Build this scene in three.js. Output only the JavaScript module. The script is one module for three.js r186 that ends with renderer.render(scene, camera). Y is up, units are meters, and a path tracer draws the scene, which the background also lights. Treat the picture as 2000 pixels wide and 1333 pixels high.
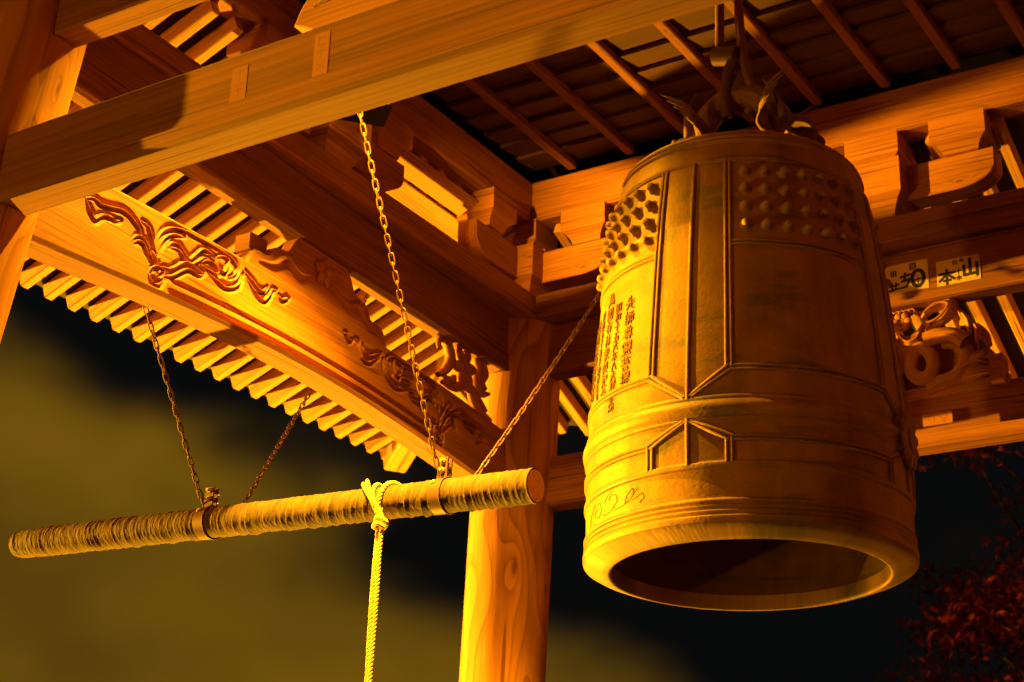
import * as THREE from 'three';
import { mergeGeometries, mergeVertices } from 'three/addons/utils/BufferGeometryUtils.js';

// ------------------------------------------------------------------ camera, sky, lamps, exposure
const scene = new THREE.Scene();
const camera = new THREE.PerspectiveCamera(22.474, 1024 / 682, 0.05, 400);
camera.position.set(2.126, 1.639, 4.722);
camera.up.set(0.177, 0.925, 0.337);
camera.lookAt(2.126 - 0.498, 1.639 + 0.379, 4.722 - 0.780);
camera.focus = 5.7; camera.userData.fStop = 4.5;

const renderer = new THREE.WebGLRenderer({ antialias: true });
renderer.toneMapping = THREE.LinearToneMapping;
renderer.toneMappingExposure = 0.86;
renderer.shadowMap.enabled = true;

let seed = 20251;
function rnd() { seed = (seed * 1664525 + 1013904223) >>> 0; return seed / 4294967296; }
const rr = (a, b) => a + (b - a) * rnd();
const clamp = (x, a = 0, b = 1) => Math.min(b, Math.max(a, x));
const smooth = (a, b, x) => { const t = clamp((x - a) / (b - a)); return t * t * (3 - 2 * t); };
const lerp = (a, b, t) => a + (b - a) * t;

// noise with a period, so that textures tile
function hash2(x, y, s) { let h = (x * 374761393 + y * 668265263 + s * 1274126177) | 0; h = Math.imul(h ^ (h >>> 13), 1274126177); return ((h ^ (h >>> 16)) >>> 0) / 4294967296; }
function pnoise(x, y, px, py, s = 0) {
  const x0 = Math.floor(x), y0 = Math.floor(y), fx = x - x0, fy = y - y0, u = fx * fx * (3 - 2 * fx), v = fy * fy * (3 - 2 * fy);
  const m = (a, n) => ((a % n) + n) % n;
  const a = hash2(m(x0, px), m(y0, py), s), b = hash2(m(x0 + 1, px), m(y0, py), s), c = hash2(m(x0, px), m(y0 + 1, py), s), d = hash2(m(x0 + 1, px), m(y0 + 1, py), s);
  return lerp(lerp(a, b, u), lerp(c, d, u), v);
}
function fbm(x, y, px, py, s, n = 4) { let a = 0, w = 0.5, t = 0; for (let k = 0; k < n; k++) { a += w * pnoise(x, y, px, py, s + k * 17); t += w; x *= 2; y *= 2; px *= 2; py *= 2; w *= 0.5; } return a / t; }
function noise3(x, y, z, s = 0) {
  const z0 = Math.floor(z), f = z - z0, w = f * f * (3 - 2 * f), P = 4096;
  return lerp(pnoise(x, y, P, P, s + z0 * 131), pnoise(x, y, P, P, s + (z0 + 1) * 131), w);
}
function fbm3(x, y, z, s, n = 5) { let a = 0, w = 0.5, t = 0; for (let k = 0; k < n; k++) { a += w * noise3(x, y, z, s + k * 977); t += w; x *= 2.03; y *= 2.03; z *= 2.03; w *= 0.5; } return a / t; }

// night sky: low cloud banks lit from below by the town, gaps of dark blue-black sky between them
{
  const W = 1024, H = 512, data = new Float32Array(W * H * 4);
  for (let j = 0; j < H; j++) for (let i = 0; i < W; i++) {
    const el = ((j + 0.5) / H - 0.5) * Math.PI, az = ((i + 0.5) / W - 0.5) * 2 * Math.PI;
    const x = Math.cos(el) * Math.cos(az), y = Math.sin(el), z = Math.cos(el) * Math.sin(az);
    const n = fbm3(x * 2.6 + 11.3, y * 5.2 + 4.0, z * 2.6 + 7.1, 3, 6);
    const soft = fbm3(x * 7 + 3.3, y * 16 + 2.0, z * 7 + 1.7, 9, 6), fine = fbm3(x * 15 + 1.3, y * 26 + 8.0, z * 15 + 4.7, 29, 5);
    const edge = -x - 2.05 * y - 0.035 + 0.24 * (n - 0.55) + 0.20 * (soft - 0.5) + 0.10 * (fine - 0.5);   // the bank stands towards the town and thins out upwards
    const bank = smooth(-0.06, 0.10, edge);
    const wisp = 0.22 * smooth(0.52, 0.70, soft) * smooth(0.5, 0.1, y) * smooth(0.42, 0.6, n);
    const d = clamp(bank + wisp) * clamp(0.20 + 1.10 * soft + 0.50 * (fine - 0.3), 0.1, 2) * (y < 0 ? 0.4 : 1);
    const k = 4 * (j * W + i);
    data[k] = 0.0032 + d * 0.160; data[k + 1] = 0.0034 + d * 0.078; data[k + 2] = 0.0036 + d * 0.0006; data[k + 3] = 1;
  }
  const sky = new THREE.DataTexture(data, W, H, THREE.RGBAFormat, THREE.FloatType);
  sky.mapping = THREE.EquirectangularReflectionMapping; sky.magFilter = THREE.LinearFilter; sky.needsUpdate = true;
  scene.background = sky; scene.environment = sky; scene.environmentIntensity = 1; scene.backgroundIntensity = 1;
}
// faint moon behind the clouds
const moon = new THREE.DirectionalLight(0xcfd8ff, 0.004);
moon.position.set(-20, 40, -12); moon.target.position.set(0, 3, 0); scene.add(moon, moon.target);
moon.castShadow = true; Object.assign(moon.shadow.camera, { left: -8, right: 8, top: 8, bottom: -8, near: 1, far: 90 });

// floodlights outside the picture, some added only to brighten one subject: [place, aim, intensity, half cone, blend, head size, pole?]
const AMBER = [1, 0.46, 0.012];
const LAMPS = {
  pole: { at: [-20, 3.62, 5.0], aim: [-0.8, 4.05, 0.0], power: 9800, cone: 0.19, blend: 0.3, r: 3 },
  ground: { at: [-3.8, 0.35, -2.3], aim: [-2.75, 4.8, -0.7], power: 400, cone: 0.95, blend: 1.0, r: 3 },
  frame: { at: [-1.20, 5.20, 1.0], aim: [-1.35, 3.4, 0.6], power: 88, cone: 1.0, blend: 1.0, r: 0.4 },
  striker: { at: [-1.02, 5.22, 1.05], aim: [-1.42, 3.42, 0.0], power: 300, cone: 0.42, blend: 0.6, r: 0.4 },  // added spot, lifts the brightness of the log's upper side
  bracket: { at: [-1.62, 4.96, 0.28], aim: [0.0, 5.13, -1.5], power: 72, cone: 0.95, blend: 0.6, r: 0.35 },
  front: { at: [-4.2, 0.5, 7.0], aim: [-0.4, 4.4, 0.6], power: 70, cone: 0.5, blend: 0.6, r: 8 },  // weak fill for the shadowed faces, its fixture unseen
  mapleFill: { at: [2.2, 0.3, -5.6], aim: [-0.6, 5.0, -8.8], power: 60, cone: 0.8, blend: 0.8, r: 3 },  // added lamp, only there to brighten the maples
};

// ------------------------------------------------------------------ helpers
const V = (x, y, z) => new THREE.Vector3(x, y, z);
const taken = {};
function numbered(name) { const n = taken[name] = (taken[name] ?? -1) + 1; return n ? `${name}_${String(n).padStart(3, '0')}` : name; }
function tag(o, label, category, group, kind) { if (label) o.userData.label = label; if (category) o.userData.category = category; if (group) o.userData.group = group; if (kind) o.userData.kind = kind; return o; }
function thing(name, label, category, group, pos) { const g = new THREE.Group(); g.name = numbered(name); if (pos) g.position.copy(pos); scene.add(g); return tag(g, label, category, group); }
function part(name, geo, mat, parent, label) { const m = new THREE.Mesh(geo, mat); m.name = name; m.castShadow = m.receiveShadow = true; parent.add(m); if (label) m.userData.label = label; return m; }

function geoFrom(pos, uv, idx) {
  const g = new THREE.BufferGeometry();
  g.setAttribute('position', new THREE.Float32BufferAttribute(pos, 3)); g.setAttribute('uv', new THREE.Float32BufferAttribute(uv, 2));
  if (idx) g.setIndex(idx); g.computeVertexNormals(); return g;
}
// timber: a chamfered section swept along +x from 0 to len; z is the thickness, y the height. dy(t) lifts it, hh(t) scales it, skip leaves facets out
function timber(len, th, h, o = {}) {
  const c = o.chamfer ?? Math.min(th, h) * 0.07, n = o.seg ?? 1, ou = o.ou ?? rr(0, 5), ov = o.ov ?? rr(0, 3);
  const dy = o.dy ?? (() => 0), lo = o.lo, hi = o.hi, wob = o.wobble ?? 0;
  const sec = (t) => {
    const a = lo ? lo(t) : -h / 2 + dy(t), b = hi ? hi(t) : h / 2 + dy(t), w = th / 2;
    return [[w, a + c], [w, b - c], [w - c, b], [-w + c, b], [-w, b - c], [-w, a + c], [-w + c, a], [w - c, a]];
  };
  const pos = [], uv = [], idx = []; let pv = 0;
  const s0 = sec(0.5);
  for (let f = 0; f < 8; f++) {
    const f2 = (f + 1) % 8, w = Math.hypot(s0[f2][0] - s0[f][0], s0[f2][1] - s0[f][1]);
    if (!(o.skip && o.skip.includes(f))) {
      const b = pos.length / 3;
      for (let i = 0; i <= n; i++) {
        const t = i / n, s = sec(t), x = t * len, k = wob ? wob * (pnoise(x * 3 + ou * 7, f, 512, 512, 5) - 0.5) : 0, k2 = wob ? wob * (pnoise(x * 3 + ou * 7, f2, 512, 512, 5) - 0.5) : 0;
        pos.push(x, s[f][1] + k, s[f][0] + k, x, s[f2][1] + k2, s[f2][0] + k2); uv.push(x + ou, pv + ov, x + ou, pv + w + ov);
      }
      for (let i = 0; i < n; i++) { const a = b + i * 2; idx.push(a, a + 2, a + 1, a + 1, a + 2, a + 3); }
    }
    pv += w;
  }
  for (const e of [0, 1]) {                                            // end grain
    const s = sec(e), b = pos.length / 3; let m = [0, 0]; for (const q of s) { m[0] += q[0] / 8; m[1] += q[1] / 8; }
    pos.push(e * len, m[1], m[0]); uv.push(ou, ov);
    for (const q of s) { pos.push(e * len, q[1], q[0]); uv.push(ou + (q[1] - m[1]) * 0.5, ov + (q[0] - m[0])); }
    for (let k = 0; k < 8; k++) { const p = b + 1 + k, q = b + 1 + (k + 1) % 8; e ? idx.push(b, q, p) : idx.push(b, p, q); }
  }
  const g = geoFrom(pos, uv, idx);
  return g;
}
const X = V(1, 0, 0), Y = V(0, 1, 0);
function basis(m, A, dir, up = Y) { const x = dir.clone().normalize(), z = x.clone().cross(up).normalize(), y = z.clone().cross(x); const q = new THREE.Matrix4().makeBasis(x, y, z); m.quaternion.setFromRotationMatrix(q); m.position.copy(A); return m; }
function bar(name, A, B, th, h, mat, parent, o = {}) { const d = B.clone().sub(A); return basis(part(name, timber(d.length(), th, h, o), mat, parent, o.label), A, d); }
function box(w, h, d, c = 0.006, ou, ov) { const g = timber(w, d, h, { chamfer: c, ou, ov }); g.translate(-w / 2, 0, 0); return g; }
function tube(pts, r, seg, rad = 8, closed = false, rf) {
  const curve = new THREE.CatmullRomCurve3(pts, closed), g = new THREE.TubeGeometry(curve, seg, r, rad, closed);
  if (rf) { const p = g.attributes.position, c = new THREE.Vector3(), q = new THREE.Vector3(); for (let i = 0; i <= seg; i++) { curve.getPointAt(i / seg, c); const k = rf(i / seg); for (let j = 0; j <= rad; j++) { const n = i * (rad + 1) + j; q.fromBufferAttribute(p, n).sub(c).multiplyScalar(k).add(c); p.setXYZ(n, q.x, q.y, q.z); } } g.computeVertexNormals(); }
  return g;
}
function merge(list) { const l = list.map((g) => { const q = g.index ? g.toNonIndexed() : g; for (const k of Object.keys(q.attributes)) if (!['position', 'normal', 'uv'].includes(k)) q.deleteAttribute(k); return q; }); return mergeGeometries(l); }
function put(g, A, dir, up) { const o = basis(new THREE.Object3D(), A, dir, up); o.updateMatrix(); return g.applyMatrix4(o.matrix); }

// ------------------------------------------------------------------ materials
function tex(w, h, f, srgb, repeat) {
  const d = new Uint8Array(w * h * 4);
  for (let j = 0; j < h; j++) for (let i = 0; i < w; i++) { const c = f((i + 0.5) / w, (j + 0.5) / h), k = 4 * (j * w + i); for (let q = 0; q < 3; q++) d[k + q] = clamp(c[q]) * 255; d[k + 3] = 255; }
  const t = new THREE.DataTexture(d, w, h); t.wrapS = t.wrapT = THREE.RepeatWrapping; t.magFilter = THREE.LinearFilter; if (srgb) t.colorSpace = THREE.SRGBColorSpace;
  if (repeat) t.repeat.set(repeat[0], repeat[1]); t.needsUpdate = true; return t;
}
const s2 = (x) => Math.pow(clamp(x), 1 / 2.2);
function woodTextures(s, { rings, warp, streak, knots, W = 1024, H = 512, span = [2.4, 0.6], light = [0.47, 0.180, 0.032], dark = [0.16, 0.043, 0.007], depth = 1 }) {
  const kn = []; for (let k = 0; k < knots; k++) kn.push([hash2(k, 1, s), hash2(k, 2, s), 0.5 + hash2(k, 3, s)]);
  const val = new Float32Array(W * H), bmp = new Float32Array(W * H);
  for (let j = 0; j < H; j++) for (let i = 0; i < W; i++) {
    const u = (i + 0.5) / W, v = (j + 0.5) / H;
    let d = v * rings + warp * (fbm(u * 3, v * 3, 3, 3, s, 3) - 0.5) + 0.35 * warp * (pnoise(u * 8, v * 12, 8, 12, s + 5) - 0.5), core = 0;
    for (const [a, b, z] of kn) { let du = Math.abs(u - a); du = Math.min(du, 1 - du); let dv = Math.abs(v - b); dv = Math.min(dv, 1 - dv); const q = (du * span[0]) ** 2 / (0.016 * z * z) + (dv * span[1]) ** 2 / (0.0016 * z * z); d += 2.1 * Math.exp(-q); core = Math.max(core, Math.exp(-q * 22)); }
    const ph = d - Math.floor(d), ring = Math.pow(ph, 2.2) * (1 - smooth(0.93, 1, ph));
    const st = 0.6 * pnoise(u * 14, v * 150, 14, 150, s + 9) + 0.4 * pnoise(u * 40, v * 256, 40, 256, s + 11);
    const blot = fbm(u * 4, v * 2, 4, 2, s + 21, 4);
    const long = fbm(u * 2, v * 14, 2, 14, s + 41, 4);
    const t = clamp(0.62 * ring * depth + streak * (st - 0.35) + 0.75 * (blot - 0.45) + 0.95 * (long - 0.48) + core * 1.2);
    const crack = smooth(0.80, 0.86, pnoise(u * 5, v * 60, 5, 60, s + 31)) * smooth(0.5, 0.8, pnoise(u * 3, v * 9, 3, 9, s + 33));
    val[j * W + i] = clamp(t + crack * 0.8); bmp[j * W + i] = clamp(0.75 - 0.35 * ring * depth - 0.35 * (st - 0.3) - crack * 0.6);
  }
  const at = (u, v, a) => a[Math.min(H - 1, Math.floor(v * H)) * W + Math.min(W - 1, Math.floor(u * W))], rep = [1 / span[0], 1 / span[1]];
  return {
    map: tex(W, H, (u, v) => { const t = at(u, v, val); return [s2(lerp(light[0], dark[0], t)), s2(lerp(light[1], dark[1], t)), s2(lerp(light[2], dark[2], t))]; }, true, rep),
    bumpMap: tex(W, H, (u, v) => { const t = at(u, v, bmp); return [t, t, t]; }, false, rep),
  };
}
const beamTex = woodTextures(3, { rings: 26, warp: 2.4, streak: 0.75, knots: 2, depth: 0.55, W: 2048 });
const weatherTex = woodTextures(19, { rings: 22, warp: 3.0, streak: 0.7, knots: 1, depth: 0.5, W: 2048, span: [4.1, 0.6] });
const plankTex = woodTextures(41, { rings: 30, warp: 3.2, streak: 0.6, knots: 2, depth: 0.6 });
const postTex = woodTextures(77, { rings: 9, warp: 5.2, streak: 0.35, knots: 5, span: [2.6, 1.2], depth: 1.0, light: [0.54, 0.225, 0.04], dark: [0.20, 0.056, 0.009] });
const wood = (t, color, o = {}) => new THREE.MeshStandardMaterial({ map: t.map, bumpMap: t.bumpMap, bumpScale: o.bump ?? 0.0018, roughness: o.rough ?? 0.72, color });
const M = {
  post: wood(postTex, new THREE.Color(1, 1, 1)),
  beam: wood(beamTex, new THREE.Color(0.74, 0.67, 0.6)),
  old: wood(beamTex, new THREE.Color(0.52, 0.43, 0.36)),
  weathered: wood(weatherTex, new THREE.Color(0.60, 0.52, 0.44)),
  block: wood(plankTex, new THREE.Color(0.84, 0.78, 0.72)),
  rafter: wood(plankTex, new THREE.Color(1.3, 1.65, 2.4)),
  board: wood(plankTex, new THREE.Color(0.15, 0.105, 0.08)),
  gapShade: wood(plankTex, new THREE.Color(0.05, 0.035, 0.025)),  // roof underside: near-black colour puts shade into the gaps between rafters
  carve: wood(plankTex, new THREE.Color(1.0, 1.0, 1.0), { bump: 0.001 }),
  iron: new THREE.MeshStandardMaterial({ color: new THREE.Color(0.085, 0.036, 0.018), roughness: 0.62, metalness: 0.35 }),
  chain: new THREE.MeshStandardMaterial({ color: new THREE.Color(0.15, 0.062, 0.03), roughness: 0.65, metalness: 0.35 }),
  bolt: new THREE.MeshStandardMaterial({ color: new THREE.Color(0.55, 0.45, 0.33), roughness: 0.4, metalness: 0.6 }),
  lamp: new THREE.MeshStandardMaterial({ color: 0x1a1a1a, roughness: 0.5, metalness: 0.3 }),
  lens: new THREE.MeshStandardMaterial({ color: 0x111111, emissive: new THREE.Color(1, 0.6, 0.2), emissiveIntensity: 3 }),
};

// ------------------------------------------------------------------ ground and lamps
{
  const g = new THREE.PlaneGeometry(300, 300, 1, 1); g.rotateX(-Math.PI / 2);
  const t = tex(256, 256, (u, v) => { const n = 0.6 + 0.4 * fbm(u * 24, v * 24, 24, 24, 5, 4); return [s2(0.11 * n), s2(0.085 * n), s2(0.06 * n)]; }, true, [150, 150]);
  const m = new THREE.Mesh(g, new THREE.MeshStandardMaterial({ map: t, roughness: 0.95 })); m.name = 'ground'; m.receiveShadow = true; m.userData.kind = 'structure'; scene.add(m);
}
for (const [k, L] of Object.entries(LAMPS)) {
  const p = V(...L.at), a = V(...L.aim), dir = a.clone().sub(p).normalize();
  const l = new THREE.SpotLight(new THREE.Color(...AMBER), L.power, 0, L.cone, L.blend, 2);
  l.position.copy(p); l.target.position.copy(a); l.castShadow = true; l.shadow.radius = L.r; scene.add(l, l.target);
  const label = { pole: 'amber floodlight head on a tall pole left of the bell tower', ground: 'amber floodlight on the ground below the left eave', mapleFill: 'added unseen amber floodlight on the ground brightening the maples', front: 'unseen amber fill floodlight on the ground far in front of the bell tower', frame: 'small amber floodlight clamped above the carved side beam', bracket: 'tiny amber floodlight with barn doors lying on the left plate beam', striker: 'added unseen amber spotlight under the ceiling brightening the striker log' }[k];
  const t = thing('floodlight', label, 'floodlight', null, p.clone());
  const small = k === 'frame' || k === 'bracket' || k === 'striker', s = small ? 0.16 : 1;
  const back = dir.clone().multiplyScalar(-0.05 * s), q = new THREE.Quaternion().setFromUnitVectors(V(0, 0, 1), dir);
  const h = part('housing', new THREE.CylinderGeometry(0.13 * s, 0.08 * s, 0.14 * s, 20).rotateX(Math.PI / 2), M.lamp, t); h.quaternion.copy(q); h.position.copy(dir).multiplyScalar(-0.12 * s);
  const e = part('lens', new THREE.CircleGeometry(0.12 * s, 20), M.lens, t); e.quaternion.copy(q); e.position.copy(back).add(dir.clone().multiplyScalar(0.012 * s));
  if (!small) { const H = L.at[1] - 0.1; part('stand', new THREE.CylinderGeometry(0.04, 0.05, H, 12).translate(0, -0.12 - H / 2 + 0.02, 0), M.lamp, t).position.copy(dir).multiplyScalar(-0.12); }
  else part('clamp', new THREE.CylinderGeometry(0.006, 0.006, 0.09, 8).translate(-0.03, k !== 'bracket' ? 0.04 : -0.05, 0.03), M.lamp, t);
  if (k === 'frame') part('barn_door', new THREE.BoxGeometry(0.004, 0.16, 0.40), M.lamp, t).position.set(-0.09, -0.06, -0.03);
  if (k === 'bracket') for (const y of [-1, 1]) {                       // barn doors keep the beam a flat fan
    const d = part('barn_door', new THREE.BoxGeometry(0.17, 0.004, 0.28), M.lamp, t); d.rotation.set(0, Math.atan2(dir.x, dir.z), 0); d.position.set(dir.x * 0.13, y < 0 ? -0.009 : 0.044, dir.z * 0.13);
  }
}

// ------------------------------------------------------------------ bell tower
const tower = thing('bell_tower', 'timber bell tower with round posts, carved beams and exposed eaves around the bell', 'bell tower');
const LEAN = 0.085, Y0 = 3.95, PR = 0.19;
const P = [V(-1.785, Y0, 1.66), V(-1.915, Y0, -1.655), V(1.85, Y0, -1.655), V(1.85, Y0, 1.66)];
const IN = [[1, -1], [1, 1], [-1, 1], [-1, -1]];
const post = (i, y) => V(P[i].x + IN[i][0] * LEAN * (y - Y0), y, P[i].z + IN[i][1] * LEAN * (y - Y0));
for (let i = 0; i < 4; i++) {
  const a = post(i, 0.02), b = post(i, 4.73), d = b.clone().sub(a), n = 40, m = 48, pos = [], uv = [], idx = [], o = rr(0, 3);
  for (let j = 0; j <= n; j++) for (let k = 0; k <= m; k++) {
    const t = j / n, th = k / m * 2 * Math.PI, r = (PR + 0.006 * (1 - t)) * (1 + 0.012 * (fbm(t * 6 + i * 3, k / m * 4, 64, 4, 71 + i, 3) - 0.5) * 2);
    pos.push(a.x + d.x * t + r * Math.cos(th), a.y + d.y * t, a.z + d.z * t + r * Math.sin(th)); uv.push(t * d.y + o + i * 0.7, k / m * 1.2 + i * 0.31);
  }
  for (let j = 0; j < n; j++) for (let k = 0; k < m; k++) { const p = j * (m + 1) + k; idx.push(p, p + m + 1, p + 1, p + 1, p + m + 1, p + m + 2); }
  part('post', geoFrom(pos, uv, idx), M.post, tower, ['dark round post at the left edge of the picture', 'pale knotty round post behind the striker log', null, null][i]);
}
// lower arched beams between the posts
const archLo = (t) => -0.062 + 0.10 * Math.pow(Math.sin(Math.PI * clamp(t)), 1.2), archHi = (t) => 0.222 + 0.095 * Math.pow(Math.sin(Math.PI * clamp(t)), 0.6);
function sideLine(i, j, y) { const a = post(i, y), b = post(j, y); return [a, b]; }

// carved left beam: its inner face is a relief (grooves and raised leaf scrolls); u runs from the near post, v is the height above the ground
const SCROLL = [
  [[0.389, 4.136], [0.427, 4.152], [0.451, 4.144], [0.506, 4.155], [0.556, 4.167], [0.597, 4.162], [0.629, 4.147], [0.655, 4.132], [0.668, 4.112]],
  [[0.393, 4.138], [0.402, 4.118], [0.415, 4.099], [0.440, 4.081], [0.454, 4.094], [0.474, 4.111], [0.506, 4.119], [0.535, 4.119], [0.556, 4.128]],
  [[0.622, 4.084], [0.641, 4.109], [0.670, 4.113], [0.697, 4.094], [0.714, 4.066], [0.736, 4.040]],
  [[0.632, 4.080], [0.650, 4.095], [0.675, 4.094], [0.698, 4.070], [0.716, 4.045]],
  [[0.719, 4.002], [0.732, 4.031], [0.766, 4.046], [0.789, 4.035], [0.781, 4.010], [0.755, 4.002], [0.741, 4.009], [0.755, 4.021]],
  [[0.719, 4.002], [0.741, 3.976], [0.770, 3.982], [0.796, 4.012]],
  [[0.739, 4.098], [0.742, 4.135], [0.762, 4.179], [0.806, 4.211], [0.861, 4.226], [0.930, 4.232], [1.007, 4.236], [1.081, 4.235], [1.136, 4.228], [1.167, 4.205], [1.157, 4.176], [1.127, 4.154]],
  [[0.752, 4.085], [0.758, 4.130], [0.780, 4.165], [0.815, 4.190], [0.870, 4.205]],
  [[0.800, 4.135], [0.815, 4.158], [0.846, 4.162], [0.880, 4.145], [0.907, 4.134], [0.940, 4.166], [0.973, 4.200], [1.012, 4.206], [1.040, 4.199]],
  [[0.815, 4.140], [0.850, 4.146], [0.885, 4.125], [0.915, 4.119], [0.948, 4.140], [0.985, 4.172], [1.016, 4.180]],
  [[0.782, 4.055], [0.818, 4.061], [0.852, 4.086], [0.885, 4.113], [0.922, 4.122], [0.954, 4.117], [0.993, 4.117]],
  [[0.794, 4.024], [0.834, 4.041], [0.867, 4.068], [0.900, 4.093], [0.930, 4.100], [0.963, 4.098], [0.990, 4.106]],
  [[0.969, 4.146], [1.005, 4.170], [1.051, 4.167], [1.068, 4.146], [1.022, 4.136], [0.969, 4.146]],
  [[1.052, 4.204], [1.083, 4.220], [1.117, 4.218], [1.114, 4.193], [1.098, 4.163], [1.064, 4.172], [1.052, 4.204]],
  [[1.004, 4.133], [1.058, 4.117], [1.105, 4.110], [1.151, 4.125], [1.187, 4.156], [1.200, 4.196]],
  [[1.223, 4.196], [1.262, 4.169], [1.300, 4.147], [1.336, 4.147], [1.360, 4.176], [1.377, 4.206], [1.401, 4.214]],
  [[1.215, 4.215], [1.255, 4.195], [1.290, 4.178], [1.325, 4.180], [1.345, 4.205]],
  [[1.415, 4.200], [1.437, 4.190], [1.464, 4.206], [1.479, 4.210]],
  [[0.655, 4.172], [0.686, 4.164], [0.708, 4.138], [0.725, 4.110], [0.742, 4.082], [0.757, 4.062]],
  [[0.700, 4.085], [0.720, 4.060], [0.742, 4.036]], [[0.728, 4.090], [0.745, 4.062], [0.760, 4.036]],
];
{
  const [a, b] = sideLine(0, 1, Y0), d = b.clone().sub(a), len = d.length(), th = 0.14;
  const lo = archLo, hi = archHi;
  const body = timber(len, th, 0.3, { seg: 60, lo, hi, chamfer: 0.014, skip: [0], ou: 0.4, ov: 0.2 });
  // smoothed scroll curves and their mirror images at the far end
  const segs = [];
  for (const c of SCROLL) {
    const cv = new THREE.CatmullRomCurve3(c.map(([x, y]) => V(x, y - Y0, 0))), p = cv.getPoints(c.length * 5);
    for (let k = 0; k + 1 < p.length; k++) { const e = Math.min(k, p.length - 2 - k) / (p.length * 0.5); const w = 0.6 + 0.5 * Math.min(1, e * 2.2); segs.push([p[k].x, p[k].y, p[k + 1].x, p[k + 1].y, w]); segs.push([len - p[k].x, p[k].y, len - p[k + 1].x, p[k + 1].y, w]); }
  }
  const NX = 1500, NY = 110, cell = 0.05, gridMap = new Map();
  for (const s of segs) for (let gx = Math.floor((Math.min(s[0], s[2]) - 0.06) / cell); gx <= Math.floor((Math.max(s[0], s[2]) + 0.06) / cell); gx++) { if (!gridMap.has(gx)) gridMap.set(gx, []); gridMap.get(gx).push(s); }
  const pos = [], uv = [], idx = [], c = 0.014;
  for (let i = 0; i <= NX; i++) for (let j = 0; j <= NY; j++) {
    const x = i / NX * len, t = i / NX, y0 = lo(t) + c, y1 = hi(t) - c, y = lerp(y0, y1, j / NY);
    let hgt = 0, D = 1, wid = 1;
    for (const s of gridMap.get(Math.floor(x / cell)) ?? []) {
      const dx = s[2] - s[0], dy = s[3] - s[1], q = clamp(((x - s[0]) * dx + (y - s[1]) * dy) / (dx * dx + dy * dy)), r = Math.hypot(x - s[0] - q * dx, y - s[1] - q * dy);
      if (r < D) { D = r; wid = s[4]; }
    }
    const edge = Math.min(1, (y1 - y) / 0.012, (y - y0) / 0.012);
    if (D < 0.06) hgt = (-0.015 * Math.exp(-((D / (0.0155 * wid)) ** 4)) + 0.0165 * wid * Math.exp(-((D / 0.0047) ** 2))) * Math.max(0, edge);
    // two long grooves above the lower edge, running from scroll to scroll
    const span = smooth(0.80, 0.86, x) * smooth(len - 0.80, len - 0.86, x);
    for (const [gy, gw, gd] of [[0.052, 0.0085, 0.014], [0.010, 0.010, 0.016]]) { const q = (y - y0 - gy) / gw; hgt -= gd * span * Math.exp(-(q ** 4)); }
    const end = j === 0 || j === NY ? 0 : 1;
    pos.push(x, y, th / 2 + hgt * end); uv.push(x + 0.9, y + 0.55);
  }
  for (let i = 0; i < NX; i++) for (let j = 0; j < NY; j++) { const p = i * (NY + 1) + j; idx.push(p, p + NY + 1, p + 1, p + 1, p + NY + 1, p + NY + 2); }
  const face = geoFrom(pos, uv, idx);
  basis(part('rainbow_beam', merge([body, face]), M.beam, tower, 'arched left beam carved with curling leaf scrolls'), a, d);
}
function arched(i, j, th, label, off = 0, mat = M.beam) {
  const [a, b] = sideLine(i, j, Y0), d = b.clone().sub(a), z = d.clone().normalize().cross(Y).multiplyScalar(off);
  return basis(part('rainbow_beam', timber(d.length(), th, 0.24, { seg: 40, chamfer: 0.014, lo: (t) => -0.062 + 0.01 * Math.sin(Math.PI * t), hi: (t) => 0.168 + 0.01 * Math.sin(Math.PI * t) }), mat, tower, label), a.clone().add(z), d);
}
arched(0, 3, 0.13, 'near arched beam crossing the top of the picture in front of the bell hook', 0, M.weathered);
arched(1, 2, 0.12, 'far arched beam behind the lower half of the bell', -0.045);
arched(3, 2, 0.14, null);
// upper tie beams and the flat plate beams on the post heads
for (const [i, j] of [[0, 1], [1, 2], [3, 2], [0, 3]]) {
  const [a, b] = sideLine(i, j, 4.605); if (i === 0 && j === 1) { a.x -= 0.015; b.x -= 0.01; } bar('tie_beam', a, b, 0.10, 0.245, M.old, tower, { seg: 8, wobble: 0.003 });
}
const PX = 1.835, PZ = 1.575, DT = 0.113, DW = 0.29;
bar('plate_beam', V(-PX, 4.787, PZ + 0.42), V(-PX, 4.787, -PZ - 0.42), DW, DT, M.beam, tower, { seg: 6, wobble: 0.003 });
bar('plate_beam', V(PX, 4.787, PZ + 0.42), V(PX, 4.787, -PZ - 0.42), DW, DT, M.old, tower);
for (const s of [-1, 1]) bar('plate_beam', V(-PX + DW / 2 + 0.002, 4.787, s * PZ), V(PX - DW / 2 - 0.002, 4.787, s * PZ), DW * 0.9, DT, M.old, tower, { seg: 6, wobble: 0.003 });
// beam noses through the posts
for (const [i, dx, dz] of [[0, 0, 1], [1, 0, -1], [1, -1, 0], [0, -1, 0]]) {
  const a = post(i, 4.02), b = a.clone().add(V(dx * 0.215, 0, dz * 0.215)); bar('beam_nose', a, b, 0.115, 0.18, M.beam, tower, { chamfer: 0.03 });
}

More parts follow.
